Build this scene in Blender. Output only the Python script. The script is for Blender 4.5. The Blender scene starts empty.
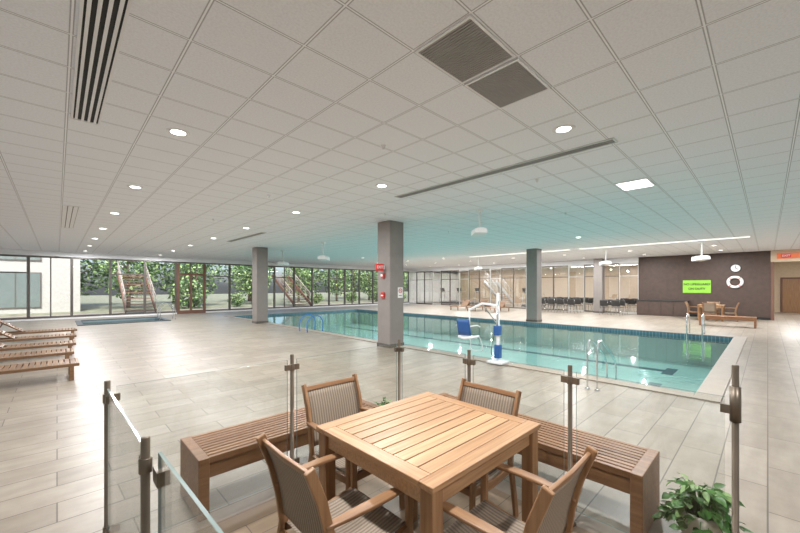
import bpy, math, random
from mathutils import Vector, Matrix
random.seed(7)
sc=bpy.context.scene
COL=sc.collection
H=3.35
# ------------------------------------------------------------------ materials
def newmat(name):
    m=bpy.data.materials.new(name); m.use_nodes=True
    nt=m.node_tree; b=nt.nodes['Principled BSDF']
    return m,nt,b
def N(nt,t,**k):
    n=nt.nodes.new(t)
    for a,v in k.items(): setattr(n,a,v)
    return n
def mat(name,c,rough=.5,metal=0,var=.06,scale=6,bump=0,emit=0,spec=.5,stripe=None):
    m,nt,b=newmat(name)
    tc=N(nt,'ShaderNodeTexCoord'); no=N(nt,'ShaderNodeTexNoise'); no.inputs['Scale'].default_value=scale
    no.inputs['Detail'].default_value=4
    nt.links.new(tc.outputs['Object'],no.inputs['Vector'])
    r=N(nt,'ShaderNodeValToRGB')
    r.color_ramp.elements[0].position=.3; r.color_ramp.elements[1].position=.7
    r.color_ramp.elements[0].color=[x*(1-var) for x in c]+[1]
    r.color_ramp.elements[1].color=[min(1,x*(1+var)) for x in c]+[1]
    nt.links.new(no.outputs['Fac'],r.inputs['Fac']); res=r.outputs['Color']
    if stripe:
        wv=N(nt,'ShaderNodeTexWave'); wv.bands_direction='X'; wv.inputs['Scale'].default_value=stripe; nt.links.new(tc.outputs['Object'],wv.inputs['Vector'])
        rr=N(nt,'ShaderNodeValToRGB'); rr.color_ramp.elements[0].position=.35; rr.color_ramp.elements[0].color=(.62,.6,.58,1); rr.color_ramp.elements[1].position=.6
        mx=N(nt,'ShaderNodeMix',data_type='RGBA',blend_type='MULTIPLY'); mx.inputs[0].default_value=1
        nt.links.new(wv.outputs['Fac'],rr.inputs['Fac']); nt.links.new(res,mx.inputs[6]); nt.links.new(rr.outputs['Color'],mx.inputs[7]); res=mx.outputs[2]
    nt.links.new(res,b.inputs['Base Color'])
    b.inputs['Roughness'].default_value=rough; b.inputs['Metallic'].default_value=metal
    b.inputs['Specular IOR Level'].default_value=spec
    if bump:
        bp=N(nt,'ShaderNodeBump'); bp.inputs['Strength'].default_value=bump; bp.inputs['Distance'].default_value=.01
        nt.links.new(no.outputs['Fac'],bp.inputs['Height']); nt.links.new(bp.outputs['Normal'],b.inputs['Normal'])
    if emit:
        b.inputs['Emission Color'].default_value=list(c)+[1]; b.inputs['Emission Strength'].default_value=emit
    return m
def wood(name,c1,c2,rough=.42,axis=0,fine=1.0):
    m,nt,b=newmat(name)
    tc=N(nt,'ShaderNodeTexCoord'); mp=N(nt,'ShaderNodeMapping')
    s=[26*fine,26*fine,26*fine]; s[axis]=1.6
    mp.inputs['Scale'].default_value=s
    geo=N(nt,'ShaderNodeNewGeometry')
    no=N(nt,'ShaderNodeTexNoise'); no.inputs['Scale'].default_value=1.4; no.inputs['Detail'].default_value=5
    nt.links.new(tc.outputs['Object'],mp.inputs['Vector']); nt.links.new(mp.outputs['Vector'],no.inputs['Vector'])
    ad=N(nt,'ShaderNodeMath',operation='MULTIPLY_ADD'); ad.inputs[1].default_value=.45
    nt.links.new(geo.outputs['Random Per Island'],ad.inputs[0]); 
    sb=N(nt,'ShaderNodeMath',operation='MULTIPLY_ADD'); sb.inputs[1].default_value=1.1; sb.inputs[2].default_value=-.27
    nt.links.new(no.outputs['Fac'],sb.inputs[0]); nt.links.new(sb.outputs[0],ad.inputs[2])
    r=N(nt,'ShaderNodeValToRGB'); r.color_ramp.elements[0].position=.2; r.color_ramp.elements[1].position=.8
    r.color_ramp.elements[0].color=list(c1)+[1]; r.color_ramp.elements[1].color=list(c2)+[1]
    nt.links.new(ad.outputs[0],r.inputs['Fac']); nt.links.new(r.outputs['Color'],b.inputs['Base Color'])
    b.inputs['Roughness'].default_value=rough
    return m
def glassmat(name,tint,f0=.04,rough=0.0,power=5,top=.9,bump=0):
    m,nt,b=newmat(name); nt.nodes.remove(b)
    out=nt.nodes['Material Output']
    tr=N(nt,'ShaderNodeBsdfTransparent'); tr.inputs[0].default_value=list(tint)+[1]
    gl=N(nt,'ShaderNodeBsdfGlossy'); gl.inputs['Roughness'].default_value=rough
    fr=N(nt,'ShaderNodeLayerWeight'); fr.inputs['Blend'].default_value=.5
    pw=N(nt,'ShaderNodeMath',operation='POWER'); pw.inputs[1].default_value=power
    mu=N(nt,'ShaderNodeMath',operation='MULTIPLY_ADD'); mu.inputs[1].default_value=top-f0; mu.inputs[2].default_value=f0
    mx=N(nt,'ShaderNodeMixShader')
    nt.links.new(fr.outputs['Facing'],pw.inputs[0]); nt.links.new(pw.outputs[0],mu.inputs[0]); nt.links.new(mu.outputs[0],mx.inputs[0])
    nt.links.new(tr.outputs[0],mx.inputs[1]); nt.links.new(gl.outputs[0],mx.inputs[2])
    nt.links.new(mx.outputs[0],out.inputs['Surface'])
    if bump:
        tc=N(nt,'ShaderNodeTexCoord'); no=N(nt,'ShaderNodeTexNoise'); no.inputs['Scale'].default_value=2.2; no.inputs['Detail'].default_value=4
        bp=N(nt,'ShaderNodeBump'); bp.inputs['Strength'].default_value=bump; bp.inputs['Distance'].default_value=.03
        nt.links.new(tc.outputs['Object'],no.inputs['Vector']); nt.links.new(no.outputs['Fac'],bp.inputs['Height'])
        nt.links.new(bp.outputs['Normal'],gl.inputs['Normal'])
    return m
def brickmat(name,c1,c2,mortar,bw,bh,ms,rough,rot=0,offset=.5,streak=.1,loc=(0,0,0),spec=.5,mottle=0):
    m,nt,b=newmat(name)
    tc=N(nt,'ShaderNodeTexCoord'); mp=N(nt,'ShaderNodeMapping'); mp.inputs['Rotation'].default_value=(0,0,rot); mp.inputs['Location'].default_value=loc
    br=N(nt,'ShaderNodeTexBrick'); br.offset=offset
    br.inputs['Color1'].default_value=list(c1)+[1]; br.inputs['Color2'].default_value=list(c2)+[1]; br.inputs['Mortar'].default_value=list(mortar)+[1]
    br.inputs['Scale'].default_value=1; br.inputs['Brick Width'].default_value=bw; br.inputs['Row Height'].default_value=bh
    br.inputs['Mortar Size'].default_value=ms; br.inputs['Mortar Smooth'].default_value=.1; br.inputs['Bias'].default_value=0
    nt.links.new(tc.outputs['Object'],mp.inputs['Vector']); nt.links.new(mp.outputs['Vector'],br.inputs['Vector'])
    mp2=N(nt,'ShaderNodeMapping'); mp2.inputs['Scale'].default_value=(1.2,7,3); nt.links.new(mp.outputs['Vector'],mp2.inputs['Vector'])
    no=N(nt,'ShaderNodeTexNoise'); no.inputs['Scale'].default_value=1.5; no.inputs['Detail'].default_value=6
    nt.links.new(mp2.outputs['Vector'],no.inputs['Vector'])
    r=N(nt,'ShaderNodeValToRGB'); r.color_ramp.elements[0].position=.3; r.color_ramp.elements[1].position=.72
    r.color_ramp.elements[0].color=[1-streak*1.6]*3+[1]; r.color_ramp.elements[1].color=[1]*4
    mx=N(nt,'ShaderNodeMix',data_type='RGBA',blend_type='MULTIPLY'); mx.inputs[0].default_value=1
    nt.links.new(no.outputs['Fac'],r.inputs['Fac'])
    nt.links.new(br.outputs['Color'],mx.inputs[6]); nt.links.new(r.outputs['Color'],mx.inputs[7])
    res=mx.outputs[2]
    if mottle:
        n2=N(nt,'ShaderNodeTexNoise'); n2.inputs['Scale'].default_value=3.2; n2.inputs['Detail'].default_value=7; n2.inputs['Roughness'].default_value=.65
        nt.links.new(mp.outputs['Vector'],n2.inputs['Vector'])
        r3=N(nt,'ShaderNodeValToRGB'); r3.color_ramp.elements[0].position=.35; r3.color_ramp.elements[1].position=.65
        r3.color_ramp.elements[0].color=(1-mottle,1-mottle*1.1,1-mottle*1.2,1); r3.color_ramp.elements[1].color=(1,1,1,1)
        m2=N(nt,'ShaderNodeMix',data_type='RGBA',blend_type='MULTIPLY'); m2.inputs[0].default_value=1
        nt.links.new(n2.outputs['Fac'],r3.inputs['Fac']); nt.links.new(res,m2.inputs[6]); nt.links.new(r3.outputs['Color'],m2.inputs[7]); res=m2.outputs[2]
    nt.links.new(res,b.inputs['Base Color'])
    b.inputs['Roughness'].default_value=rough; b.inputs['Specular IOR Level'].default_value=spec
    return m
def ceilmat():
    m,nt,b=newmat('ceiling_tile')
    tc=N(nt,'ShaderNodeTexCoord'); sp=N(nt,'ShaderNodeSeparateXYZ'); nt.links.new(tc.outputs['Object'],sp.inputs[0])
    def M(op,a,bb=None):
        n=N(nt,'ShaderNodeMath',operation=op)
        for i,x in enumerate((a,bb)):
            if x is None: continue
            if isinstance(x,(int,float)): n.inputs[i].default_value=x
            else: nt.links.new(x,n.inputs[i])
        return n.outputs[0]
    ds=[]
    for ax,o,p in (('X',1.90,.61),('Y',1.825,.51)):
        u=M('DIVIDE',M('SUBTRACT',sp.outputs[ax],o-100*p),p)
        f=M('FRACT',u); ds.append(M('MULTIPLY',M('SUBTRACT',.5,M('ABSOLUTE',M('SUBTRACT',f,.5))),p))
    d=M('MINIMUM',ds[0],ds[1])
    r=N(nt,'ShaderNodeValToRGB'); r.color_ramp.interpolation='LINEAR'
    e=r.color_ramp.elements; e[0].position=0; e[0].color=(.90,.92,.95,1)
    e[1].position=.006; e[1].color=(.90,.92,.95,1)
    for p,c in ((.0072,.38),(.0115,.42),(.0142,.85)):  # dark band beside each T-bar is reveal shadow painted into the tile colour
        x=e.new(p); x.color=(c*.965,c*1.0,c*1.05,1)
    nt.links.new(d,r.inputs['Fac'])
    no=N(nt,'ShaderNodeTexNoise'); no.inputs['Scale'].default_value=60; no.inputs['Detail'].default_value=4
    nt.links.new(tc.outputs['Object'],no.inputs['Vector'])
    r2=N(nt,'ShaderNodeValToRGB'); r2.color_ramp.elements[0].position=.35;r2.color_ramp.elements[1].position=.6
    r2.color_ramp.elements[0].color=(.92,.92,.92,1); r2.color_ramp.elements[1].color=(1,1,1,1)
    nt.links.new(no.outputs['Fac'],r2.inputs['Fac'])
    mx=N(nt,'ShaderNodeMix',data_type='RGBA',blend_type='MULTIPLY'); mx.inputs[0].default_value=1
    nt.links.new(r.outputs['Color'],mx.inputs[6]); nt.links.new(r2.outputs['Color'],mx.inputs[7])
    nt.links.new(mx.outputs[2],b.inputs['Base Color']); b.inputs['Roughness'].default_value=.85
    return m
M_ceil=ceilmat()
M_floor=brickmat('deck_tile',(.395,.34,.28),(.31,.262,.21),(.15,.125,.10),.91,.305,.005,.36,rot=0,streak=.12,spec=.4,mottle=.18)
M_dfloor=brickmat('inset_plank_brown',(.31,.225,.15),(.25,.18,.12),(.12,.09,.07),.91,.152,.003,.36,rot=0,streak=.16,spec=.4,mottle=.12)
M_pooltile=brickmat('pool_tile',(.445,.575,.555),(.425,.555,.535),(.36,.47,.45),.3,.3,.006,.4,offset=0,streak=.03)
M_band=brickmat('blue_band',(.06,.15,.20),(.09,.20,.26),(.25,.33,.35),.1,.1,.008,.3,offset=0)
M_coping=mat('coping_stone',(.33,.28,.23),.5)
M_line=mat('lane_tile',(.015,.06,.10),.4)
M_rim=mat('spa_rim_tile',(.05,.06,.065),.4)
M_water=glassmat('water',(.755,.955,.93),.02,.04,4.6,.85,bump=.16)
M_spawater=glassmat('spa_water',(.35,.5,.5),.03,.01,bump=.1)
M_glass=glassmat('clear_glass',(.93,.95,.94),.04,top=.6)
M_pglass=glassmat('partition_glass',(.90,.89,.86),.32,0,3,.9)
M_rglass=glassmat('railing_glass',(.94,.955,.948),.055,top=.9)
M_redge=mat('glass_edge',(.20,.25,.235),.12)
M_white=mat('white_paint',(.78,.79,.80),.6,var=.02)
M_grey=mat('grey_pillar_paint',(.225,.20,.185),.6,var=.04)
M_dark=mat('dark_brown_plaster',(.072,.046,.036),.6,var=.12)
M_cream=mat('cream_plaster',(.62,.50,.36),.7)
M_gym=mat('warm_beige_plaster',(.55,.43,.31),.7)
M_bronze=mat('grey_bronze_aluminium',(.11,.098,.088),.4,.3)
M_alu=mat('silver_aluminium',(.62,.62,.60),.35,.5)
M_post=mat('dark_bronze',(.17,.135,.10),.36,.6,var=.12)
M_steel=mat('stainless',(.72,.74,.76),.16,1)
M_brail=mat('blue_coated_rail',(.05,.20,.50),.3,.1)
M_teak=wood('teak',(.21,.10,.045),(.37,.205,.10),axis=0)
M_teaky=wood('teak_cross',(.20,.097,.044),(.355,.20,.098),axis=1)
M_teakz=wood('teak_upright',(.235,.115,.052),(.40,.23,.115),axis=2)
M_lnx=wood('lounger_teak',(.14,.07,.033),(.27,.15,.075),axis=0)
M_lny=wood('lounger_teak_cross',(.14,.07,.033),(.27,.15,.075),axis=1)
M_ttop=wood('table_teak',(.30,.155,.07),(.53,.32,.17),axis=0,rough=.4,fine=1.8)
M_ttopy=wood('table_teak_y',(.30,.155,.07),(.53,.32,.17),axis=1,rough=.4,fine=1.8)
M_bench=wood('bench_teak_y',(.17,.072,.032),(.32,.16,.075),axis=1)
M_sling=mat('taupe_striped_sling',(.30,.235,.175),.75,var=.15,scale=220,stripe=14)
M_blade=mat('fitting_white',(.8,.8,.8),.4,var=.02)
M_vent=mat('vent_taupe',(.34,.32,.31),.5)
M_vback=mat('vent_shadow_grey',(.09,.085,.08),.7)
M_black=mat('black_void',(.012,.012,.012),.7)
M_lens=mat('lamp_lens',(1,.99,.97),.5,emit=9,var=.01)
M_panel=mat('lamp_panel',(1,1,.99),.5,emit=4,var=.01)
M_soft=mat('soft_lamp_diffuser',(1,.99,.96),.5,emit=1.2,var=.01)
M_red=mat('sign_red',(.50,.02,.015),.4,emit=.3)
M_rednl=mat('red_plastic',(.55,.03,.02),.4)
M_lime=mat('lime_board',(.25,.56,.05),.5,emit=.03)  # board given a faint glow of its own although it is unlit
M_orange=mat('orange_lit_panel',(.58,.14,.05),.5,emit=.35)
M_blue=mat('blue_plastic',(.02,.09,.28),.35)
M_leaf=mat('leaf_green',(.05,.14,.025),.45,var=.5,scale=14)
M_leaf2=mat('tree_leaf',(.07,.14,.045),.55,var=.6,scale=.9)
M_leaf3=mat('tree_leaf_light',(.25,.36,.14),.55,var=.5,scale=.9)
M_leafl=mat('house_leaf_light',(.25,.38,.14),.5,var=.3,scale=9)
M_bark=mat('bark',(.16,.12,.09),.85,var=.3,bump=.6)
M_grass=mat('gravel_and_grass',(.17,.18,.12),.9,var=.4,scale=2)
M_pot=mat('cream_pot',(.60,.54,.45),.5)
M_soil=mat('soil',(.03,.02,.015),.95,var=.4,scale=40)
M_clock=mat('clock_face',(.75,.75,.73),.4,var=.02)
M_mint=mat('cream_grey_render',(.34,.34,.32),.8)
M_curt=mat('grey_window_pane',(.13,.16,.155),.15)
M_stair=mat('stair_brown',(.15,.075,.05),.6)
M_step=mat('stair_tread_brown',(.16,.085,.06),.6)
M_srail=mat('stair_rail_grey',(.36,.31,.28),.5)
M_vinyl=mat('charcoal_vinyl',(.035,.033,.033),.5)
# ------------------------------------------------------------------ mesh builder
class B:
    def __init__(s): s.v=[];s.f=[];s.m=[];s.s=[]
    def add(s,vs,fs,mi=0,sm=False):
        o=len(s.v); s.v+= [tuple(v) for v in vs]
        for f in fs: s.f.append([i+o for i in f]); s.m.append(mi); s.s.append(sm)
        return s
    def box(s,x0,x1,y0,y1,z0,z1,mi=0):
        v=[(x0,y0,z0),(x1,y0,z0),(x1,y1,z0),(x0,y1,z0),(x0,y0,z1),(x1,y0,z1),(x1,y1,z1),(x0,y1,z1)]
        return s.add(v,[(0,3,2,1),(4,5,6,7),(0,1,5,4),(1,2,6,5),(2,3,7,6),(3,0,4,7)],mi)
    def beam(s,pts,w,t,side=(1,0,0),mi=0):
        side=Vector(side).normalized(); P=[Vector(p) for p in pts]; V=[]
        for i,p in enumerate(P):
            d=(P[min(i+1,len(P)-1)]-P[max(i-1,0)]).normalized()
            n=d.cross(side).normalized()
            for a,b in ((-1,-1),(1,-1),(1,1),(-1,1)): V.append(p+side*a*w/2+n*b*t/2)
        F=[]
        for i in range(len(P)-1):
            o=i*4
            for k in range(4): F.append((o+k,o+(k+1)%4,o+4+(k+1)%4,o+4+k))
        F.append((3,2,1,0)); o=(len(P)-1)*4; F.append((o,o+1,o+2,o+3))
        return s.add(V,F,mi)
    def tube(s,pts,r,seg=8,mi=0):
        P=[Vector(p) for p in pts]; V=[]; ref=None
        R=r if isinstance(r,(list,tuple)) else [r]*len(P)
        for i,p in enumerate(P):
            d=(P[min(i+1,len(P)-1)]-P[max(i-1,0)]).normalized()
            if ref is None:
                ref=Vector((0,0,1)) if abs(d.z)<.9 else Vector((1,0,0))
            a=d.cross(ref).normalized(); b=a.cross(d).normalized(); ref=b
            for k in range(seg):
                t=2*math.pi*k/seg; V.append(p+(a*math.cos(t)+b*math.sin(t))*R[i])
        F=[]
        for i in range(len(P)-1):
            for k in range(seg):
                F.append((i*seg+k,i*seg+(k+1)%seg,(i+1)*seg+(k+1)%seg,(i+1)*seg+k))
        s.add(V,F,mi,True)
        o=len(s.v)-len(V); n=len(P)-1
        s.f.append([o+k for k in range(seg)][::-1]); s.m.append(mi); s.s.append(False)
        s.f.append([o+n*seg+k for k in range(seg)]); s.m.append(mi); s.s.append(False)
        return s
    def lathe(s,prof,c=(0,0,0),seg=20,mi=0,axis='z'):
        V=[];c=Vector(c)
        for r,z in prof:
            for k in range(seg):
                t=2*math.pi*k/seg
                if axis=='z': V.append(c+Vector((r*math.cos(t),r*math.sin(t),z)))
                elif axis=='x': V.append(c+Vector((z,r*math.cos(t),r*math.sin(t))))
                else: V.append(c+Vector((r*math.sin(t),z,r*math.cos(t))))
        F=[]
        for i in range(len(prof)-1):
            for k in range(seg): F.append((i*seg+k,i*seg+(k+1)%seg,(i+1)*seg+(k+1)%seg,(i+1)*seg+k))
        return s.add(V,F,mi,True)
    def obj(s,name,mats,parent=None,bevel=0,loc=(0,0,0),rot=(0,0,0),sub=0,solid=0):
        me=bpy.data.meshes.new(name); me.from_pydata(s.v,[],s.f)
        if not isinstance(mats,(list,tuple)): mats=[mats]
        for m in mats: me.materials.append(m)
        for p,mi,sm in zip(me.polygons,s.m,s.s): p.material_index=mi; p.use_smooth=sm
        me.update()
        o=bpy.data.objects.new(name,me); COL.objects.link(o); o.location=loc; o.rotation_euler=rot
        if parent: o.parent=parent
        if solid:
            x=o.modifiers.new('s','SOLIDIFY'); x.thickness=solid
        if bevel:
            x=o.modifiers.new('b','BEVEL'); x.width=bevel; x.segments=2; x.limit_method='ANGLE'; x.angle_limit=math.radians(50)
        return o
def tag(o,label,cat,group=None):
    o['label']=label; o['category']=cat
    if group: o['group']=group
    return o
def struct(o): o['kind']='structure'; return o
def thing(name,label,cat,loc=(0,0,0),rz=0,group=None):
    e=bpy.data.objects.new(name,None); COL.objects.link(e); e.empty_display_size=.1
    e.location=loc; e.rotation_euler=(0,0,rz); return tag(e,label,cat,group)
def dup(root,loc,rz=None,label=None,scale=None):
    def rec(o,par):
        c=o.copy(); COL.objects.link(c)
        if par: c.parent=par
        for ch in list(o.children): rec(ch,c)
        return c
    n=rec(root,None); n.location=loc
    if rz is not None: n.rotation_euler=(0,0,rz)
    if label: n['label']=label
    if scale: n.scale=scale
    return n
def text(body,size,mat_,loc,rot,parent=None,name='lettering',depth=.004):
    cu=bpy.data.curves.new('t','FONT'); cu.body=body; cu.size=size; cu.align_x='CENTER'; cu.align_y='CENTER'; cu.extrude=depth; cu.offset=size*.02
    o=bpy.data.objects.new('t',cu); COL.objects.link(o)
    me=bpy.data.meshes.new_from_object(o.evaluated_get(bpy.context.evaluated_depsgraph_get()))
    bpy.data.objects.remove(o); me.materials.clear(); me.materials.append(mat_)
    n=bpy.data.objects.new(name,me); COL.objects.link(n); n.location=loc; n.rotation_euler=rot
    if parent: n.parent=parent
    return n
R90=math.pi/2
FACE_MX=(R90,0,-R90); FACE_MY=(R90,0,0)
# ------------------------------------------------------------------ room shell
PX0,PX1,PY0,PY1=6.85,15.4,.75,20.4
SX0,SX1,SY0,SY1=.8,3.7,19.9,22.3
XW,YW=24.7,24.3
XB=33.0
b=B(); xs=[-4,SX0,SX1,PX0,PX1,XB]; ys=[-5,PY0,SY0,PY1,SY1,YW+.1]
for i in range(5):
    for j in range(5):
        cx=(xs[i]+xs[i+1])/2; cy=(ys[j]+ys[j+1])/2
        if PX0<cx<PX1 and PY0<cy<PY1: continue
        if SX0<cx<SX1 and SY0<cy<SY1: continue
        b.add([(xs[i],ys[j],0),(xs[i+1],ys[j],0),(xs[i+1],ys[j+1],0),(xs[i],ys[j+1],0)],[(0,1,2,3)])
struct(b.obj('floor',M_floor))
struct(B().box(.205,2.5,-2.2,2.6,-.01,.0025).obj('floor_inset',M_dfloor))  # thin browner plank-pattern sheet set over the deck tile
b=B().box(-4.1,XB+.1,-5.1,YW+.6,H,H+.15); struct(b.obj('ceiling',M_ceil))
struct(B().box(-4.1,-4,-5,YW+.1,0,H).obj('wall_west',M_white))
struct(B().box(-4.1,XB,-5.1,-5,0,H).obj('wall_south',M_white))
struct(B().box(-4,XB,YW,YW+.15,3.1,H).box(-4,XB,YW,YW+.15,0,.08).box(XW+.15,XB,YW,YW+.15,0,H).obj('wall_north',M_white))
struct(B().box(XW,XW+.2,-.1,5.3,0,H).obj('wall_east',M_dark))
struct(B().box(XW-.015,XW,-.1,5.3,0,.12).obj('baseboard_east',M_black))
struct(B().box(XB,XB+.1,0,YW,0,H).obj('wall_rear_east',M_gym))
struct(B().box(XB,XB+.1,-5,0,0,H).obj('wall_corridor_end',M_cream))
struct(B().box(XW+.2,XB,5.1,5.25,0,H).obj('wall_gym_side',M_gym))
struct(B().box(XW+.2,XB,-.1,0,0,H).obj('wall_corridor_side',M_cream))
struct(B().box(XW,XW+.15,-5,-.1,2.8,H).box(XW,XW+.15,-5,-2.1,0,2.8).obj('wall_corridor_header',M_cream))
struct(B().box(XW,XW+.12,5.3,YW,3.05,H).obj('trim_1',M_white))
struct(B().box(XW-.03,XW+.2,-.22,-.1,0,2.8).obj('trim_2',M_stair))
nx=19; w=(XW+4)/nx
for i in range(nx):
    x0=-4+i*w; x1=x0+w; fr=.055; zt=3.1
    g=B().box(x0,x0+fr,YW,YW+.12,.08,zt).box(x1-fr,x1,YW,YW+.12,.08,zt).box(x0+fr,x1-fr,YW,YW+.12,.08,.16).box(x0+fr,x1-fr,YW,YW+.12,zt-.08,zt)
    if i%3==1: g.box(x0+fr,x1-fr,YW+.02,YW+.1,2.25,2.31)
    if i%4==2: g.box((x0+x1)/2-.025,(x0+x1)/2+.025,YW+.02,YW+.1,.16,zt-.08)
    g.add([(x0+fr,YW+.055,.16),(x1-fr,YW+.055,.16),(x1-fr,YW+.055,zt-.08),(x0+fr,YW+.055,zt-.08)],[(0,1,2,3)],1)
    struct(g.obj('window_%d'%(i+1),[M_bronze,M_glass]))
ny=19; w=(YW-5.3)/ny
for i in range(ny):
    y0=5.3+i*w; y1=y0+w; fr=.028; z1=3.05
    g=B().box(XW-.02,XW+.08,y0,y0+fr,0,z1).box(XW-.02,XW+.08,y1-fr,y1,0,z1).box(XW,XW+.08,y0+fr,y1-fr,0,.08).box(XW,XW+.08,y0+fr,y1-fr,z1-.06,z1)
    g.box(XW-.01,XW+.06,y0+fr,y1-fr,2.25,2.29)
    g.add([(XW+.04,y0+fr,.08),(XW+.04,y1-fr,.08),(XW+.04,y1-fr,z1-.06),(XW+.04,y0+fr,z1-.06)],[(3,2,1,0)],1)
    struct(g.obj('window_%d'%(i+20),[M_alu if i%3==0 else M_bronze,M_pglass]))
struct(B().box(5.1,5.24,YW-.06,YW-.005,0,3.0).box(6.5,6.64,YW-.06,YW-.005,0,3.0).box(5.24,6.5,YW-.06,YW-.005,2.3,2.42).box(5.8,5.9,YW-.06,YW-.005,0,2.3).box(5.24,5.8,YW-.06,YW-.005,0,.2).box(5.9,6.5,YW-.06,YW-.005,0,.2).obj('door_1',M_stair))
# ------------------------------------------------------------------ pool
pool=thing('swimming_pool','long turquoise indoor swimming pool with dark blue waterline tiles','pool',((PX0+PX1)/2,(PY0+PY1)/2,0))
hx=(PX1-PX0)/2; hy=(PY1-PY0)/2; D=-1.0
b=B()
b.add([(-hx,-hy,D),(hx,-hy,D),(hx,hy,D),(-hx,hy,D)],[(0,1,2,3)])
for a,c in (((-hx,-hy),(hx,-hy)),((hx,-hy),(hx,hy)),((hx,hy),(-hx,hy)),((-hx,hy),(-hx,-hy))):
    b.add([(a[0],a[1],D),(c[0],c[1],D),(c[0],c[1],0),(a[0],a[1],0)],[(0,1,2,3)])
b.obj('pool_basin',M_pooltile,pool)
b=B()
e=.004
for a,c in (((-hx+e,-hy+e),(hx-e,-hy+e)),((hx-e,-hy+e),(hx-e,hy-e)),((hx-e,hy-e),(-hx+e,hy-e)),((-hx+e,hy-e),(-hx+e,-hy+e))):
    b.add([(a[0],a[1],-.22),(c[0],c[1],-.22),(c[0],c[1],0),(a[0],a[1],0)],[(0,1,2,3)])
b.obj('waterline_tiles',M_band,pool)
b=B()
cw=.3
b.box(-hx-cw,hx+cw,-hy-cw,-hy,.001,.02).box(-hx-cw,hx+cw,hy,hy+cw,.001,.02).box(-hx-cw,-hx,-hy,hy,.001,.02).box(hx,hx+cw,-hy,hy,.001,.02)
b.obj('coping',M_coping,pool,bevel=.006)
for x in (-2.4,0,2.4):
    B().box(x-.14,x+.14,-hy+1.2,hy-1.2,D+.004,D+.01).box(x-.5,x-.14,-hy+1.2,-hy+1.48,D+.004,D+.01).box(x+.14,x+.5,-hy+1.2,-hy+1.48,D+.004,D+.01).obj('lane_marking',M_line,pool)
b=B()
sy0,sy1=.35-hy,2.4-hy
for i in range(3):
    b.box(-hx+.01,-hx+.4*(3-i),sy0,sy1,D+.01+.27*i,D+.27*(i+1),0)
    b.box(-hx+.4*(3-i)-.06,-hx+.4*(3-i)+.004,sy0,sy1+.004,D+.27*(i+1)-.05,D+.27*(i+1)+.004,1)
    b.box(-hx+.4*(2-i),-hx+.4*(3-i)-.06,sy1-.06,sy1+.004,D+.27*(i+1)-.05,D+.27*(i+1)+.004,1)
b.obj('entry_steps',[M_pooltile,M_line],pool)
b=B().add([(-hx,-hy,-.09),(hx,-hy,-.09),(hx,hy,-.09),(-hx,hy,-.09)],[(0,1,2,3)])
b.obj('water',M_water,pool)
spa=thing('hot_tub','sunken square hot tub with dark tile rim near the windows','hot tub',((SX0+SX1)/2,(SY0+SY1)/2,0))
hx2=(SX1-SX0)/2; hy2=(SY1-SY0)/2
b=B().add([(-hx2,-hy2,-.9),(hx2,-hy2,-.9),(hx2,hy2,-.9),(-hx2,hy2,-.9)],[(0,1,2,3)])
for a,c in (((-hx2,-hy2),(hx2,-hy2)),((hx2,-hy2),(hx2,hy2)),((hx2,hy2),(-hx2,hy2)),((-hx2,hy2),(-hx2,-hy2))):
    b.add([(a[0],a[1],-.9),(c[0],c[1],-.9),(c[0],c[1],0),(a[0],a[1],0)],[(0,1,2,3)])
b.obj('tub_basin',M_band,spa)
B().box(-hx2-.2,hx2+.2,-hy2-.2,-hy2,.001,.03).box(-hx2-.2,hx2+.2,hy2,hy2+.2,.001,.03).box(-hx2-.2,-hx2,-hy2,hy2,.001,.03).box(hx2,hx2+.2,-hy2,hy2,.001,.03).obj('tub_rim',M_rim,spa)
B().add([(-hx2,-hy2,-.08),(hx2,-hy2,-.08),(hx2,hy2,-.08),(-hx2,hy2,-.08)],[(0,1,2,3)]).obj('water',M_spawater,spa)
# ------------------------------------------------------------------ pillars
def pillar(x,y,lab):
    p=thing('pillar',lab,'pillar',(x,y,0),group='square ceiling pillars')
    B().box(-.25,.25,-.25,.25,0,H-.002).obj('shaft',M_grey,p,bevel=.012)
    B().box(-.262,.262,-.262,.262,0,.1).obj('base_trim',M_bronze,p)
    return p
pillar(6.5,7.1,'square grey-brown pillar at the pool edge with an exit sign')
pillar(6.5,15.7,'square grey-brown pillar at the pool edge near the windows')
pillar(15.85,7.5,'square grey-brown pillar across the pool')
pillar(24.3,7.3,'square grey-brown pillar beside the glass partition')
ex=thing('exit_sign','red illuminated exit sign projecting from a pillar','sign',(6.11,7.1,2.12))
B().box(-.135,.115,-.03,.03,-.09,.09).obj('sign_panel',M_red,ex,bevel=.006)
B().box(.115,.139,-.05,.05,-.05,.05).obj('mounting_plate',M_white,ex)
text('EXIT',.105,M_clock,(-.01,-.033,0),FACE_MY,ex)
ns=thing('notice_sign','small white notice with a red prohibition ring on the pillar','sign',(6.62,6.843,1.45))
B().box(-.09,.09,-.004,.004,-.14,.14).obj('sign_panel',M_clock,ns)
b=B(); b.tube([(.055*math.cos(t*.3927),-.008,.05+.055*math.sin(t*.3927)) for t in range(17)],.008,6); b.beam([(-.04,-.008,.09),(.04,-.008,.01)],.004,.014,(0,1,0)); b.box(-.06,.06,-.006,-.004,-.09,-.07)
b.obj('prohibition_mark',M_rednl,ns)
fa=thing('fire_alarm_pull','red fire alarm pull station on the pillar','alarm',(6.243,7.1,1.38))
B().box(-.045,0,-.06,.06,-.08,.08).obj('alarm_body',M_rednl,fa,bevel=.006)
B().box(-.055,-.045,-.035,.035,-.02,.01).obj('pull_handle',M_white,fa)
fa2=thing('fire_alarm_strobe','red and white fire alarm strobe on the pillar','alarm',(6.243,7.1,1.9))
B().box(-.05,0,-.05,.05,-.07,.07).obj('alarm_body',M_rednl,fa2,bevel=.006)
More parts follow.
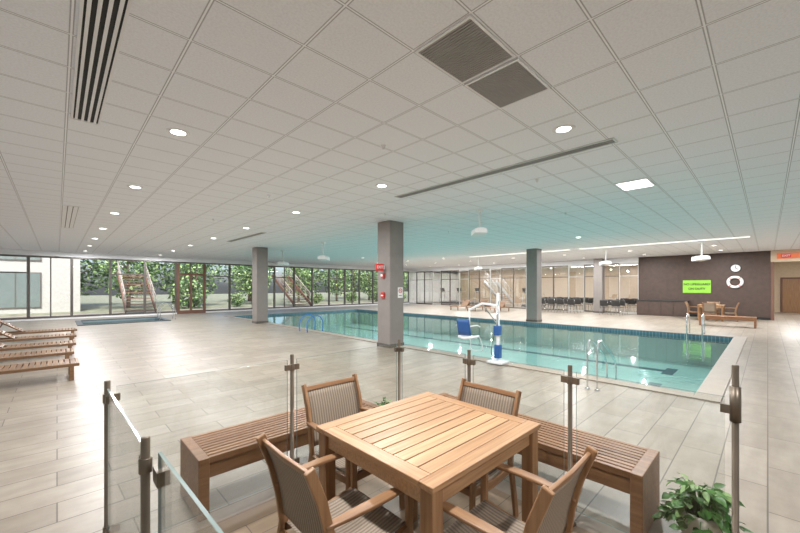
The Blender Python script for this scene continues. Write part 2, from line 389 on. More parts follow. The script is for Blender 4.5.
B().box(-.07,-.05,-.03,.03,-.02,.04).obj('strobe_lens',M_white,fa2)
# ------------------------------------------------------------------ ceiling fixtures
LCOL=(.98,.99,1)
def addlight(parent,size,power,shape='DISK',sy=None,z=-.03,col=LCOL,rx=0):
    l=bpy.data.lights.new('lamp','AREA'); l.shape=shape; l.size=size
    if sy: l.size_y=sy
    l.energy=power; l.color=col
    o=bpy.data.objects.new('lamp',l); COL.objects.link(o); o.parent=parent; o.location=(0,0,z); o.rotation_euler=(rx,0,0); return o
dl=thing('recessed_light','round white recessed ceiling downlight, switched on','ceiling light',(.985,1.57,H),group='recessed downlights')
B().lathe([(.075,-.006),(.10,-.012),(.115,-.008),(.118,0)],seg=24).obj('trim_ring',M_white,dl)
B().lathe([(.0001,-.004),(.076,-.006)],seg=24).obj('lens',M_lens,dl)
addlight(dl,.15,82)
for x in (.985,4.035,19.9,22.8):
    for j in range(-1,8):
        y=1.57+3.06*j
        if x==.985 and j==0: continue
        if x==4.035 and j==-1: continue
        if x>19 and j==7: continue
        dup(dl,(x,y,H))
for y in (-3.,10.75): dup(dl,(10.1,y,H))  # unseen downlights added to light the pool
for y in (-3.,4.63,16.87): dup(dl,(13.2,y,H))  # further added fixtures, lighting the far half of the pool
for y in (13.8,16.87,19.93): dup(dl,(17.,y,H))  # downlights added to make up light beyond the linear strips
for x in (26.5,29.5): dup(dl,(x,-1.,H))  # unseen fixtures added to light the corridor
for x in (26.2,31.):
    for y in (7.,10.,13.,16.,19.,22.): dup(dl,(x,y,H))
lp=thing('light_panel','square white ceiling light panel, switched on','ceiling light',(7.085,1.57,H),group='ceiling light panels')
B().box(-.29,.29,-.24,.24,-.012,0).obj('frame',M_white,lp)
B().box(-.26,.26,-.21,.21,-.016,-.012).obj('diffuser',M_panel,lp)
addlight(lp,.42,130,'SQUARE')
st=thing('linear_light','long white recessed ceiling light with soft diffuser','ceiling light',(17.2,3.2,H-.002),group='linear lights')
B().box(-.16,.16,-2.8,2.8,-.012,0).obj('housing',M_white,st)
B().box(-.13,.13,-2.77,2.77,-.016,-.012).obj('diffuser',M_soft,st)
addlight(st,.26,210,'RECTANGLE',5.5,z=-.02)
dup(st,(17.2,9.2,H-.002))
def grille(name,lab,x0,x1,y0,y1,nsl,along,mf,ms,slat=.5,back=None,f=.018):
    t=thing(name,lab,'vent',((x0+x1)/2,(y0+y1)/2,H)); hx=(x1-x0)/2; hy=(y1-y0)/2
    B().box(-hx,hx,-hy,-hy+f,-.014,0).box(-hx,hx,hy-f,hy,-.014,0).box(-hx,-hx+f,-hy+f,hy-f,-.014,0).box(hx-f,hx,-hy+f,hy-f,-.014,0).obj('frame',mf,t)
    B().box(-hx+f,hx-f,-hy+f,hy-f,-.003,-.001).obj('back_plate',back or M_black,t)
    b=B()
    for i in range(nsl):
        if along=='x':
            p=(2*hy-2*f)/nsl; c=-hy+f+p*(i+.5); b.box(-hx+f,hx-f,c-p*slat/2,c+p*slat/2,-.012,-.004)
        else:
            p=(2*hx-2*f)/nsl; c=-hx+f+p*(i+.5); b.box(c-p*slat/2,c+p*slat/2,-hy+f,hy-f,-.012,-.004)
    b.obj('louvre_slats',ms,t)
    return t
grille('air_vent','grey louvred square air vent in the ceiling grid',1.905,2.495,1.32,1.82,24,'y',M_white,M_vent,.62,M_vback)['group']='square louvred vents'
grille('air_vent','grey louvred square air vent in the ceiling grid',2.525,3.115,1.32,1.82,24,'y',M_white,M_vent,.62,M_vback)['group']='square louvred vents'
M_perf=mat('perforated_grey',(.36,.35,.34),.6)
M_pback=mat('perforated_back',(.15,.145,.14),.6)
grille('air_vent','pale grey perforated ceiling vent tile',3.735,4.335,-.715,-.205,30,'x',M_perf,M_perf,.7,M_pback)
grille('slot_diffuser','long white slot diffuser with black slots',.10,.33,.8,5.0,4,'y',M_white,M_white,.42)
grille('slot_diffuser','long white slot diffuser with black slots',.06,.36,10.4,14.4,3,'y',M_white,M_white,.8,M_pback)
grille('slot_diffuser','long grey slot diffuser with narrow black slots above the deck',4.68,4.85,1.25,5.0,3,'y',M_alu,M_vent,.45)
grille('slot_diffuser','long grey slot diffuser with narrow black slots above the deck',4.68,4.85,11.2,14.4,3,'y',M_alu,M_vent,.45)
sp=thing('sprinkler_head','small white ceiling sprinkler head','sprinkler',(2.9,3.3,H),group='sprinkler heads')
B().lathe([(.0001,-.05),(.02,-.05),(.02,-.044),(.008,-.03),(.03,-.008),(.035,0)],seg=12).obj('head',M_white,sp)
for x,y in ((5.6,2.6),(5.6,6.3),(2.9,6.6),(8.6,3.3),(2.9,9.9),(8.9,7)): dup(sp,(x,y,H))
fan=thing('ceiling_projector','small white projector hung on a short rod over the pool','projector',(6.9,4.54,H),.75,'ceiling projectors')
B().lathe([(.0001,-.05),(.05,-.05),(.08,-.015),(.085,0)],seg=16).obj('canopy',M_blade,fan)
B().tube([(0,0,-.05),(0,0,-.42)],.02,8).obj('rod',M_blade,fan)
B().box(-.14,.14,-.09,.09,-.44,-.42).obj('bracket',M_blade,fan)
V=[(-.16,-.13,-.44),(.2,-.16,-.44),(.2,.16,-.44),(-.16,.13,-.44),(-.18,-.14,-.54),(.2,-.17,-.58),(.2,.17,-.58),(-.18,.14,-.54)]
B().add(V,[(0,1,2,3),(7,6,5,4),(0,4,5,1),(1,5,6,2),(2,6,7,3),(3,7,4,0)]).obj('housing',M_blade,fan,bevel=.015)
B().lathe([(.0001,.24),(.045,.24),(.05,.19)],(0,-.06,-.51),16,axis='x').obj('lens',M_vinyl,fan)
for x,y,r in ((7.5,12.1,.8),(7.8,16.2,.7),(18.4,12.2,.8),(18.6,5.3,.7),(18.2,1.8,0.8)): dup(fan,(x,y,H),r,scale=[1.25]*3)
# ------------------------------------------------------------------ dining set
TX,TY=1.67,1.465
tb=thing('dining_table','square slatted teak patio dining table','table',(TX,TY,0))
hxT,hyT=.52,.475
bw=.085; z0,z1=.712,.742
for s in (-1,1):
    B().box(-hxT,hxT,s*(hyT-bw/2)-bw/2,s*(hyT-bw/2)+bw/2,z0,z1).obj('top_border_rail',M_ttop,tb,bevel=.004)
    B().box(s*(hxT-bw/2)-bw/2,s*(hxT-bw/2)+bw/2,-hyT+bw+.002,hyT-bw-.002,z0,z1).obj('top_border_end',M_ttopy,tb,bevel=.004)
b=B(); n=9; p=(2*hyT-2*bw)/n
for i in range(n):
    c=-hyT+bw+p*(i+.5); b.box(-hxT+bw+.002,hxT-bw-.002,c-p/2+.004,c+p/2-.004,z0+.004,z1-.001)
b.obj('top_slats',M_ttop,tb,bevel=.003)
b=B().box(-hxT+.06,hxT-.06,-hyT+.035,-hyT+.06,.62,z0).box(-hxT+.06,hxT-.06,hyT-.06,hyT-.035,.62,z0).box(-hxT+.035,-hxT+.06,-hyT+.035,hyT-.035,.62,z0).box(hxT-.06,hxT-.035,-hyT+.035,hyT-.035,.62,z0)
b.box(-hxT+.06,hxT-.06,-.03,.03,.66,z0)
b.obj('apron',M_ttop,tb,bevel=.003)
for sx in (-1,1):
    for sy in (-1,1):
        cx=sx*(hxT-.05); cy=sy*(hyT-.05)
        B().beam([(cx,cy,0),(cx,cy,z0)],.075,.075,(1,0,0)).obj('leg',M_teakz,tb,bevel=.005)
CS=[.935]*3
ch=thing('dining_chair','teak armchair with taupe striped sling seat and back','chair',(1.56,2.06,0),math.pi,'teak sling dining chairs')
ch.scale=CS
for s in (-1,1):
    x=s*.25
    B().beam([(x,-.33,0),(x,-.29,.22),(x,-.245,.43),(x,-.27,.6),(x,-.31,.76),(x,-.375,.93)],.024,.05,(1,0,0)).obj('back_post',M_teakz,ch,bevel=.006)
    B().beam([(x,.24,0),(x,.235,.3),(x,.23,.625)],.026,.042,(1,0,0)).obj('front_leg',M_teakz,ch,bevel=.006)
    B().beam([(x,.22,.40),(x,0,.375),(x,-.25,.395)],.024,.05,(1,0,0)).obj('side_rail',M_teaky,ch,bevel=.004)
    V=[];F=[];n=9
    for i in range(n):
        t=i/(n-1); y=-.30+.60*t; cx=x+s*.022*math.sin(math.pi*t); w2=.019+.012*math.sin(math.pi*min(1,t*1.05)); z=.638+.014*math.sin(math.pi*t)-.008*t
        V+=[(cx-w2,y,z),(cx+w2,y,z),(cx+w2,y,z+.02),(cx-w2,y,z+.02)]
    for i in range(n-1):
        o=4*i
        for k in range(4): F.append((o+k,o+4+k,o+4+(k+1)%4,o+(k+1)%4))
    F.append((0,1,2,3)); o=4*(n-1); F.append((o+3,o+2,o+1,o))
    B().add(V,F).obj('armrest',M_teaky,ch,bevel=.006)
B().box(-.236,.236,.205,.235,.37,.42).obj('front_rail',M_teak,ch,bevel=.004)
B().box(-.236,.236,-.27,-.245,.34,.385).obj('rear_rail',M_teak,ch,bevel=.004)
B().beam([(-.238,-.358,.895),(0,-.366,.895),(.238,-.358,.895)],.036,.018,(0,-.33,.94)).obj('top_rail',M_teak,ch,bevel=.004)
def sheet(f,nu,nv):
    V=[f(i/(nu-1),j/(nv-1)) for i in range(nu) for j in range(nv)]
    F=[(i*nv+j,(i+1)*nv+j,(i+1)*nv+j+1,i*nv+j+1) for i in range(nu-1) for j in range(nv-1)]
    return V,F
b=B(); V,F=sheet(lambda u,v:(-.235+.47*u,-.235+.46*v,.418-.022*math.sin(math.pi*u)*math.sin(math.pi*v)-.012*math.sin(math.pi*v)+.01*v),9,9); b.add(V,F,0,True)
b.obj('seat_sling',M_sling,ch,solid=.003)
def by(z): 
    P=[(.43,-.245),(.6,-.27),(.76,-.31),(.93,-.375)]
    for (a,ya),(c,yc) in zip(P,P[1:]):
        if z<=c: return ya+(yc-ya)*(z-a)/(c-a)
    return -.375
b=B(); V,F=sheet(lambda u,v:(-.238+.476*u,by(.47+.41*v)-.006*math.sin(math.pi*u),.47+.41*v),9,9); b.add(V,F,0,True)
b.obj('back_sling',M_sling,ch,solid=.003)
dup(ch,(1.99,1.45,0),R90)
dup(ch,(1.07,1.5,0),-R90)
dup(ch,(1.51,.9,0),0)
# ------------------------------------------------------------------ benches (local length along Y)
def bench(L,loc,rz,lab,W=.5,Hh=.42):
    t=thing('slatted_bench',lab,'bench',loc,rz,'slatted wooden benches')
    n=10; p=(W)/n; b=B()
    for i in range(n):
        c=-W/2+p*(i+.5); b.box(c-p*.34,c+p*.34,-L/2+.07,L/2-.07,Hh-.045,Hh-.002)
    b.obj('seat_slats',M_bench,t,bevel=.003)
    for s in (-1,1):
        y=s*(L/2-.035)
        B().box(-W/2,W/2,y-.035,y+.035,0,Hh).obj('end_panel',M_bench,t,bevel=.005)
        B().box(s*(W/2-.035)-.015,s*(W/2-.035)+.015,-L/2+.07,L/2-.07,Hh-.15,Hh-.05).obj('side_rail',M_bench,t,bevel=.003)
    B().box(-W/2+.05,W/2-.05,-.03,.03,Hh-.12,Hh-.05).obj('cross_brace',M_teak,t)
    return t
bench(1.98,(2.87,1.53,0),0,'brown slatted teak bench outside the glass railing beside a potted plant')
bench(1.62,(1.5,2.93,0),R90,'brown slatted teak bench outside the glass railing')
bench(1.7,(19.6,1.15,0),0,'slatted teak bench on the far deck by the dark wall')
# ------------------------------------------------------------------ glass railing
rl=thing('glass_railing','frameless clear glass railing with bronze posts around the dining area','railing',(0,0,0))
FX,FY,LX=2.5,2.6,.205
ZT=1.07
def post(x,y,ds,top=ZT,par=rl,big=False):
    B().lathe([(.0001,0),(.04,0),(.04,.01),(.0145,.016),(.0145,top-.004),(.013,top),(.0001,top)],(x,y,0),16).obj('post',M_post,par)
    for z in (.97,.22):
        b=B(); h=.022; e=.058
        for dx,dy in ds:
            if dx: b.box(min(x+.012*dx,x+e*dx),max(x+.012*dx,x+e*dx),y-.012,y+.012,z-h,z+h)
            else: b.box(x-.012,x+.012,min(y+.012*dy,y+e*dy),max(y+.012*dy,y+e*dy),z-h,z+h)
        b.lathe([(.0145,-.026),(.021,-.026),(.021,.026),(.0145,.026)],(x,y,z),14)
        b.obj('clamp',M_post,par,bevel=.002)
    if big: B().lathe([(.0145,-.09),(.023,-.09),(.023,.09),(.0145,.09)],(x,y,1.0),14).obj('latch_sleeve',M_post,par)
def panel(x0,y0,x1,y1,par=rl,z0=.1,z1=1.03,t=.005,name='glass_panel'):
    b=B()
    dx,dy=x1-x0,y1-y0; L=math.hypot(dx,dy); nx_,ny_=-dy/L*t,dx/L*t
    v=[(x0-nx_,y0-ny_),(x1-nx_,y1-ny_),(x1+nx_,y1+ny_),(x0+nx_,y0+ny_)]
    V=[(a,c,z0) for a,c in v]+[(a,c,z1) for a,c in v]
    b.add(V,[(0,1,5,4),(2,3,7,6),(0,3,2,1),(4,5,6,7),(1,2,6,5),(3,0,4,7)],0)
    for k in (2,3,4,5): b.m[k]=1
    b.obj(name,[M_rglass,M_redge],par)
post(LX,FY,[(1,0),(0,-1)]); post(1.33,FY,[(1,0),(-1,0)]); post(FX,FY,[(-1,0),(0,-1)])
post(FX,1.75,[(0,1),(0,-1)]); post(FX,.93,[(0,1),(0,-1)]); post(FX,.115,[(0,1)],1.2,rl,True)
panel(LX+.04,FY,1.29,FY); panel(1.37,FY,FX-.04,FY)
panel(FX,FY-.04,FX,1.79); panel(FX,1.71,FX,.97); panel(FX,.89,FX,.155)
post(LX+.02,1.53,[(0,1)]); panel(LX,FY-.04,LX+.02,1.57)
gt=thing('glass_gate','clear glass gate leaf with dark edges in the railing','gate',(0,0,0))
panel(LX+.05,1.46,LX+.085,.35,gt)
for z in (.22,.92): B().box(LX+.037,LX+.075,1.43,1.50,z,z+.05).obj('hinge',M_post,gt)
# ------------------------------------------------------------------ plants
def leaf(b,base,d,up,L,W,mi=0):
    base=Vector(base); d=Vector(d).normalized(); up=Vector(up)
    s=d.cross(up).normalized(); n=s.cross(d).normalized()
    prof=[(0,0,0),(.2,.42,.05),(.45,.5,.06),(.75,.28,.0),(1,0,-.12)]
    V=[];
    for t,w_,h in prof:
        c=base+d*L*t+n*L*h*.9
        V+= [c-s*W*w_+n*W*.18*w_, c-n*W*.05, c+s*W*w_+n*W*.18*w_]
    F=[]
    for i in range(4):
        o=3*i; F+=[(o,o+1,o+4,o+3),(o+1,o+2,o+5,o+4)]
    b.add(V,F,mi,True)
def potplant(loc,r,ph,nl,L,lab,spread):
    t=thing('potted_plant',lab,'plant',loc)
    B().lathe([(.0001,0),(r*.7,0),(r*.95,ph*.8),(r,ph),(r*.9,ph),(r*.86,ph*.85)],seg=24).obj('pot',M_pot,t)
    B().lathe([(.0001,ph*.86),(r*.87,ph*.86)],seg=24).obj('soil',M_soil,t)
    st_=B(); lv=B()
    for i in range(nl):
        a=random.uniform(0,6.283); e=random.uniform(-.35,1.35); rr=spread*random.uniform(.45,1)
        if e<.1: rr=max(rr,r*1.15)
        if random.random()<.12: rr*=1.25
        tip=Vector((math.cos(a)*math.cos(e)*rr,math.sin(a)*math.cos(e)*rr,max(.05,ph*.9+math.sin(e)*rr*1.05-.35*rr*(1-math.sin(e))*.5)))
        base=Vector((math.cos(a)*r*.3*random.random(),math.sin(a)*r*.3,ph*.86))
        mid=(base+tip)/2+Vector((0,0,rr*.3))
        st_.tube([base,mid,tip],.0025,5)
        for k in range(2):
            d=Vector((math.cos(a+random.uniform(-.9,.9)),math.sin(a+random.uniform(-.9,.9)),random.uniform(-.9,.3)))
            q=tip if k==0 else (mid+tip)/2
            leaf(lv,q,d,(random.uniform(-.4,.4),random.uniform(-.4,.4),1),L*random.uniform(.7,1.15),L*random.uniform(.55,.8),0 if random.random()<.8 else 1)
    st_.obj('stems',M_leaf,t); lv.obj('leaves',[M_leaf,M_leafl],t)
potplant((2.78,.28,0),.11,.26,135,.07,'leafy green pothos spilling from a cream pot beside the bench',.20)
potplant((2.6,2.93,0),.08,.26,40,.055,'small leafy green plant in a cream pot behind the railing corner',.14)
# ------------------------------------------------------------------ sun loungers
lg=thing('sun_lounger','low teak slatted sun lounger with raised backrest','lounger',(-.72,8.58,0),0,'teak sun loungers')
lg.scale=(1,1,.86)
b=B().box(-1,1,-.32,-.28,.28,.335).box(-1,1,.28,.32,.28,.335).box(.96,1,-.28,.28,.28,.335).box(-1,-.96,-.28,.28,.28,.335)
b.obj('frame',M_lnx,lg,bevel=.004)
b=B()
for i in range(15): b.box(-.12+i*.072,-.12+i*.072+.058,-.279,.279,.315,.335)
b.obj('seat_slats',M_lny,lg,bevel=.002)
b=B()
a=math.radians(40)
for i in range(9):
    u=.03+i*.075; c=Vector((-.14-u*math.cos(a),0,.335+u*math.sin(a))); d=Vector((-math.cos(a),0,math.sin(a)))
    b.beam([c,c+d*.058],.54,.02,(0,1,0))
for s in (-.24,.24): b.beam([(-.14,s,.32),(-.14-.72*math.cos(a),s,.32+.72*math.sin(a))],.03,.03,(0,1,0))
b.beam([(-.72,0,.28),(-.56,0,.66)],.3,.025,(0,1,0))
b.obj('backrest',M_lny,lg,bevel=.002)
for sx in (-.9,.9):
    for sy in (-.3,.3): B().box(sx-.03,sx+.03,sy-.022,sy+.022,0,.28).obj('leg',M_lnx,lg,bevel=.004)
for i,(x,y) in enumerate(((-.75,10.1),(-.68,11.6),(-.62,13.4),(-.55,15.2))): dup(lg,(x,y,0))
for y in (12.2,13.6,15.): dup(lg,(20.6,y,0),math.pi+.0)
# ------------------------------------------------------------------ poolside furniture by dark wall
for (x,y) in ((22.8,1.9),):
    t2=dup(tb,(x,y,0),0,'square slatted teak table by the dark wall')
    dup(ch,(x-.62,y,0),-R90); dup(ch,(x+.62,y,0),R90)
    dup(ch,(x,y-.62,0),0); dup(ch,(x,y+.62,0),math.pi)
ct=thing('counter_cabinet','low dark brown counter against the dark wall','counter',(24.35,4.1,0))
B().box(-.28,.3,-1.15,1.15,0,.82).obj('body',M_dark,ct,bevel=.01)
B().box(-.32,.33,-1.18,1.18,.82,.86).obj('counter_top',M_vinyl,ct,bevel=.006)
for y in (-.84,-.28,.28,.84): B().box(-.295,-.28,y-.25,y+.25,.1,.78).obj('door',M_dark,ct,bevel=.003)
sc2=thing('stacking_chair','charcoal chair with thin metal legs by the glass partition','chair',(22.6,8.9,0),-R90,'charcoal stacking chairs')
V,F=sheet(lambda u,v:(-.22+.44*u,-.22+.44*v,.45-.02*math.sin(math.pi*u)),6,6); B().add(V,F,0,True).obj('seat',M_vinyl,sc2,solid=.012)
V,F=sheet(lambda u,v:(-.21+.42*u,-.23-.08*v-.02*math.sin(math.pi*u),.52+.34*v),6,6); B().add(V,F,0,True).obj('backrest',M_vinyl,sc2,solid=.012)
for s in (-1,1):
    B().tube([(s*.21,.24,0),(s*.2,.2,.44),(s*.2,-.2,.44),(s*.2,-.3,.85)],.011,6).obj('side_frame',M_steel,sc2)
    B().tube([(s*.21,-.28,0),(s*.2,-.18,.44)],.011,6).obj('rear_leg',M_steel,sc2)
for y in (5.9,6.5,8.3,9.5,10.1,10.7): dup(sc2,(22.7,y,0))
for x in (23.7,25.9,27.0):
    for y in (5.9,6.5,8.3,8.9,9.5,10.1,10.7,11.3): dup(sc2,(x,y,0))
# ------------------------------------------------------------------ wall items
lb=thing('notice_board','lime green rectangular notice board with black lettering on the dark wall','sign',(XW,2.65,1.62))
B().box(-.03,-.001,-.58,.58,-.34,.34).obj('sign_panel',M_lime,lb)
text('NO LIFEGUARD',.155,M_black,(-.034,0,.12),FACE_MX,lb); text('ON DUTY',.155,M_black,(-.034,0,-.12),FACE_MX,lb)
ck=thing('wall_clock','round white wall clock with black rim above the life ring','clock',(XW,1.13,2.55))
B().lathe([(.0001,-.03),(.18,-.03)],seg=28,axis='x').obj('clock_face',M_clock,ck)
B().lathe([(.18,-.03),(.18,-.045),(.21,-.045),(.21,0)],seg=28,axis='x').obj('rim',M_black,ck)
B().beam([(-.035,0,0),(-.035,.0,.13)],.01,.018,(1,0,0)).beam([(-.035,0,0),(-.035,-.08,-.05)],.01,.022,(1,0,0)).obj('hands',M_black,ck)
lr=thing('life_ring','white life ring buoy hung on the dark wall','life ring',(XW-.06,1.15,1.85))
lr.scale=[.85]*3
b=B(); n=32;m_=12;V=[]
for i in range(n):
    for j in range(m_):
        a=2*math.pi*i/n; c=2*math.pi*j/m_; r=.3+.075*math.cos(c); V.append((.055*math.sin(c),r*math.cos(a),r*math.sin(a)))
F=[(i*m_+j,((i+1)%n)*m_+j,((i+1)%n)*m_+(j+1)%m_,i*m_+(j+1)%m_) for i in range(n) for j in range(m_)]
b.add(V,F,0,True).obj('ring_body',M_clock,lr)
for k in range(4):
    a=k*R90+.78; B().tube([(0,.21*math.cos(a),.21*math.sin(a)),(-.062,.3*math.cos(a),.3*math.sin(a)),(0,.39*math.cos(a),.39*math.sin(a))],.02,8).obj('red_band',M_rednl,lr)
op=thing('lit_header_panel','orange-red lit panel above the corridor opening','sign',(24.69,-.75,3.07))
B().box(-.03,.009,-.45,.45,-.13,.13).obj('panel_face',M_orange,op,bevel=.005)
es=thing('exit_sign','red illuminated exit sign over the corridor opening','sign',(24.62,-.6,3.07))
B().box(-.03,.03,-.15,.15,-.08,.08).obj('sign_panel',M_red,es); text('EXIT',.13,M_clock,(-.033,0,0),FACE_MX,es)
struct(B().box(XB-.06,XB-.002,-1.45,-.65,0,2.1).obj('door_2',M_teakz))
struct(B().box(XB-.08,XB-.002,-1.55,-1.45,0,2.2).box(XB-.08,XB-.002,-.65,-.55,0,2.2).box(XB-.08,XB-.002,-1.45,-.65,2.1,2.2).obj('trim_3',M_stair))
# ------------------------------------------------------------------ pool rails / ladders / lift
def arc(pts,n=6):
    P=[Vector(p) for p in pts]; out=[]
    for i in range(len(P)-1):
        p0=P[max(i-1,0)];p1=P[i];p2=P[i+1];p3=P[min(i+2,len(P)-1)]
        for k in range(n):
            t=k/n; out.append(.5*((2*p1)+(p2-p0)*t+(2*p0-5*p1+4*p2-p3)*t*t+(3*p1-p0-3*p2+p3)*t**3))
    out.append(P[-1]); return out
hr=thing('pool_handrail','slim curved stainless steel handrails at the pool entry steps','handrail',(6.45,1.9,0))
for y in (-.07,.07):
    B().tube(arc([(-.45,y,0),(-.45,y,.5),(-.42,y,.70),(-.3,y,.75),(.05,y,.6),(.42,y,.36),(.52,y,.15),(.53,y,-.4)]),.013,10).obj('rail',M_steel,hr)
    B().lathe([(.0001,0),(.04,0),(.04,.012),(.018,.025)],(-.45,y,0),16).obj('floor_flange',M_steel,hr)
def ladder(x,y,flip,lab,mt,hs=1,sp_=.27):
    t=thing('pool_ladder',lab,'pool ladder',(x,y,0),math.pi if flip else 0,'pool ladders')
    for yy in (-sp_,sp_):
        B().tube(arc([(-.5,yy,0),(-.5,yy,.45*hs),(-.32,yy,.75*hs),(-.05,yy,.78*hs),(.12,yy,.5*hs),(.12,yy,0),(.12,yy,-.8)]),.022,10).obj('rail',mt,t)
    for z in (-.3,-.55,-.75): B().box(.09,.17,-sp_+.01,sp_-.01,z-.01,z+.01).obj('rung',mt,t)
    return t
ladder(6.85,11.55,False,'blue looped pool ladder rails',M_brail,.72)
ladder(PX1,1.7,True,'stainless steel looped pool ladder rails on the far side',M_steel,.85,.2)
ladder(SX1,20.6,True,'stainless steel grab rails beside the hot tub',M_steel)
lf=thing('pool_lift','white pool lift with slim mast and small blue seat','pool lift',(6.6,3.9,0))
B().box(-.17,.17,-.17,.17,.02,.07).obj('base_plate',M_white,lf,bevel=.015)
B().box(-.026,.026,-.026,.026,.07,1.48).obj('mast',M_white,lf,bevel=.006)
B().box(-.06,.06,-.06,.06,.12,.40).obj('blue_column_cover',M_blue,lf,bevel=.015)
B().box(-.09,.05,-.06,.06,.60,.80).obj('battery_box',M_blue,lf,bevel=.015)
B().tube([(-.06,-.02,.78),(-.05,-.02,1.0),(-.02,-.02,1.3)],[.022,.022,.012],8).obj('actuator',M_steel,lf)
B().tube(arc([(-.07,.04,.62),(-.16,.05,.35),(-.05,.12,.2),(-.02,.06,.1)]),.008,6).obj('cable',M_vinyl,lf)
B().beam([(.02,.04,1.22),(.1,.45,1.24),(.2,.85,1.08)],.035,.045,(.98,-.2,0)).obj('arm',M_white,lf,bevel=.006)
B().beam([(.0,.03,.85),(.08,.42,1.2)],.02,.02,(.98,-.2,0)).obj('brace',M_steel,lf)
B().tube([(.2,.85,1.08),(.2,.85,.6)],.016,8).obj('hanger',M_white,lf)
V,F=sheet(lambda u,v:(.05+.38*u,.74+.32*v,.47+.015*math.cos(v*6.28)),5,7); B().add(V,F,0,True).obj('seat',M_white,lf,solid=.05)
V,F=sheet(lambda u,v:(.07-.08*u,.74+.32*v,.5+.36*u),5,7); B().add(V,F,0,True).obj('backrest',M_blue,lf,solid=.05)
B().tube(arc([(.43,.75,.45),(.53,.75,.3),(.57,.75,.1),(.57,1.05,.1),(.53,1.05,.3),(.43,1.05,.45)]),.013,6).obj('footrest',M_white,lf)
for y in (.70,1.10): B().tube(arc([(.03,y,.72),(.28,y,.72),(.4,y,.68)]),.014,6).obj('armrest',M_white,lf)
# ------------------------------------------------------------------ gym behind glass
tm=thing('treadmill','black and grey treadmill behind the glass partition','gym machine',(27.2,17.5,0),0,'treadmills')
B().box(-.35,.35,-.9,.8,.02,.2).obj('deck',M_vinyl,tm,bevel=.03)
for s in (-.33,.33): B().beam([(s,.75,.1),(s,.6,1.2),(s,.1,1.15)],.05,.06,(1,0,0)).obj('upright',M_alu,tm,bevel=.01)
B().beam([(0,.62,1.1),(0,.7,1.5)],.6,.06,(1,0,0)).obj('console',M_vinyl,tm,bevel=.01)
for y in (13.,19.5,21.5): dup(tm,(27.2,y,0))
def stair(loc,rz,mstr,mrail,lab,n=14,run=.3,rise=.18,W=1.5):
    t=thing('staircase',lab,'stairs',loc,rz)
    L=n*run;Z=n*rise
    for s in (-W/2,W/2):
        B().beam([(0,s,.1),(-L,s,Z+.1)],.06,.24,(0,1,0)).obj('stringer',mstr,t)
        b=B().tube([(0,s,1.0),(-L,s,Z+1.0)],.028,8).tube([(0,s,.55),(-L,s,Z+.55)],.011,6).tube([(0,s,.78),(-L,s,Z+.78)],.011,6)
        for i in range(0,n+1,3): b.tube([(-i*run,s,i*rise+.1),(-i*run,s,i*rise+1.0)],.018,6)
        b.obj('handrail',mrail,t)
    b=B()
    for i in range(n): b.box(-i*run-run,-i*run,-W/2+.03,W/2-.03,(i+1)*rise-.05,(i+1)*rise)
    b.obj('tread',mstr,t)
    return t
stair((3.7,26.6,0),-R90,M_step,M_srail,'brown outdoor staircase with pale railings behind the windows')
stair((14.7,26.8,0),-R90,M_step,M_srail,'brown outdoor staircase with pale railings behind the windows')
stair((28.5,15.8,0),0,M_white,M_white,'white stair form standing in for the outdoor staircase reflected in the glass partition',n=11,run=.27,W=1.1)  # added behind the glass to play the reflection of the outdoor stairs
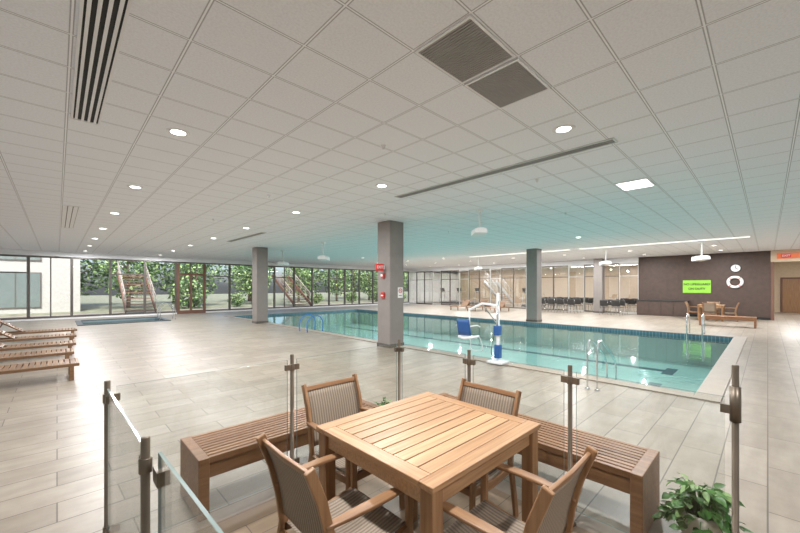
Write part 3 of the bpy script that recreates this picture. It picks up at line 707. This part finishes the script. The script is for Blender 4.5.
# ------------------------------------------------------------------ exterior
struct(B().box(-40,90,YW+.15,90,-.12,-.02).obj('ground_lawn',M_grass))
struct(B().box(-40,60,YW+.16,YW+4.2,-.02,0).obj('ground_terrace',M_coping))
gb=thing('garden_building','cream-grey rendered building with glazed openings outside','building',(-3.9,31.5,0))
B().box(-7,5,0,4,-.02,6).obj('body',M_mint,gb)
b=B()
for x in (-5,-2.0,1.0):
    for z in (.3,3.2): b.box(x,x+2.2,-.06,-.005,z,z+2.2,0); b.box(x+.06,x+1.07,-.07,-.06,z+.06,z+2.14,1); b.box(x+1.13,x+2.14,-.07,-.06,z+.06,z+2.14,1)
b.obj('window_frames',[M_bronze,M_curt],gb)
def tree(h,cr,n,ml,lab,name='tree',low=1.2,Ls=.26):
    t=thing(name,lab,'tree',(0,0,0),group='garden trees')
    tr=B().tube([(0,0,0),(.05,.04,h*.3),(-.03,.02,h*.6),(.02,0,h*.85)],[.14,.11,.08,.03],8)
    for k in range(6):
        a=k*1.05; z=h*(.35+.08*k); tr.tube([(0,0,z),(math.cos(a)*cr*.6,math.sin(a)*cr*.6,z+h*.15)],[.05,.015],6)
    tr.obj('trunk',M_bark,t)
    b=B()
    for i in range(n):
        while True:
            p=Vector((random.uniform(-1,1),random.uniform(-1,1),random.uniform(-1,1)))
            if .25<p.length<1: break
        q=Vector((p.x*cr,p.y*cr,(low+h)/2+p.z*(h-low)/2))
        leaf(b,q,(random.uniform(-1,1),random.uniform(-1,1),random.uniform(-.8,.3)),(random.uniform(-1,1),random.uniform(-1,1),1),Ls,Ls*.6,0 if random.random()<.6 else 1)
    b.obj('foliage',[ml,M_leaf3],t); return t
t1=tree(5.2,2.0,1500,M_leaf2,'leafy green garden tree beyond the windows',low=.7)
t1.location=(3.9,33.8,0)
t3=tree(2.2,1.3,800,M_leaf2,'rounded green garden shrub beyond the windows','shrub',.0); t3.location=(7.2,30.3,0); t3['category']='shrub'; t3['group']='garden shrubs'
for i in range(1,9):
    dup(t1,(3.9+i*4.7,33.8,0),random.uniform(0,6),scale=[random.uniform(.8,1.0)]*3)
for i in range(8):
    dup(t1,(1+i*7.2,40,0),random.uniform(0,6),scale=[1.45,1.45,1.3])
for x in (10.6,18.,22.1,25.6,29.3,33.5,37.):
    dup(t3,(x,30.2,0),random.uniform(0,6),scale=[random.uniform(.45,.8)]*3)
# ------------------------------------------------------------------ world, sun, camera
w=bpy.data.worlds.new('world'); sc.world=w; w.use_nodes=True
nt=w.node_tree; bg=nt.nodes['Background']
sk=nt.nodes.new('ShaderNodeTexSky'); sk.sky_type='NISHITA'; sk.sun_disc=False; sk.sun_elevation=math.radians(50); sk.sun_rotation=math.radians(200); sk.air_density=.7; sk.dust_density=4
nt.links.new(sk.outputs['Color'],bg.inputs['Color']); bg.inputs['Strength'].default_value=.42
s=bpy.data.lights.new('sun','SUN'); s.energy=5; s.angle=.03; s.color=(1,.98,.95)
so=bpy.data.objects.new('sun',s); COL.objects.link(so); so.rotation_euler=(math.radians(42),0,math.radians(-15)); so['kind']='structure'
cam=bpy.data.cameras.new('camera'); cam.lens=15.98; cam.sensor_width=36; cam.shift_y=.0256; cam.clip_end=300; cam.clip_start=.02
co=bpy.data.objects.new('camera',cam); COL.objects.link(co); co.location=(0,0,1.6); co.rotation_euler=(R90,0,math.radians(-44))
sc.camera=co
sc.view_settings.view_transform='Standard'; sc.view_settings.look='None'; sc.view_settings.exposure=.12
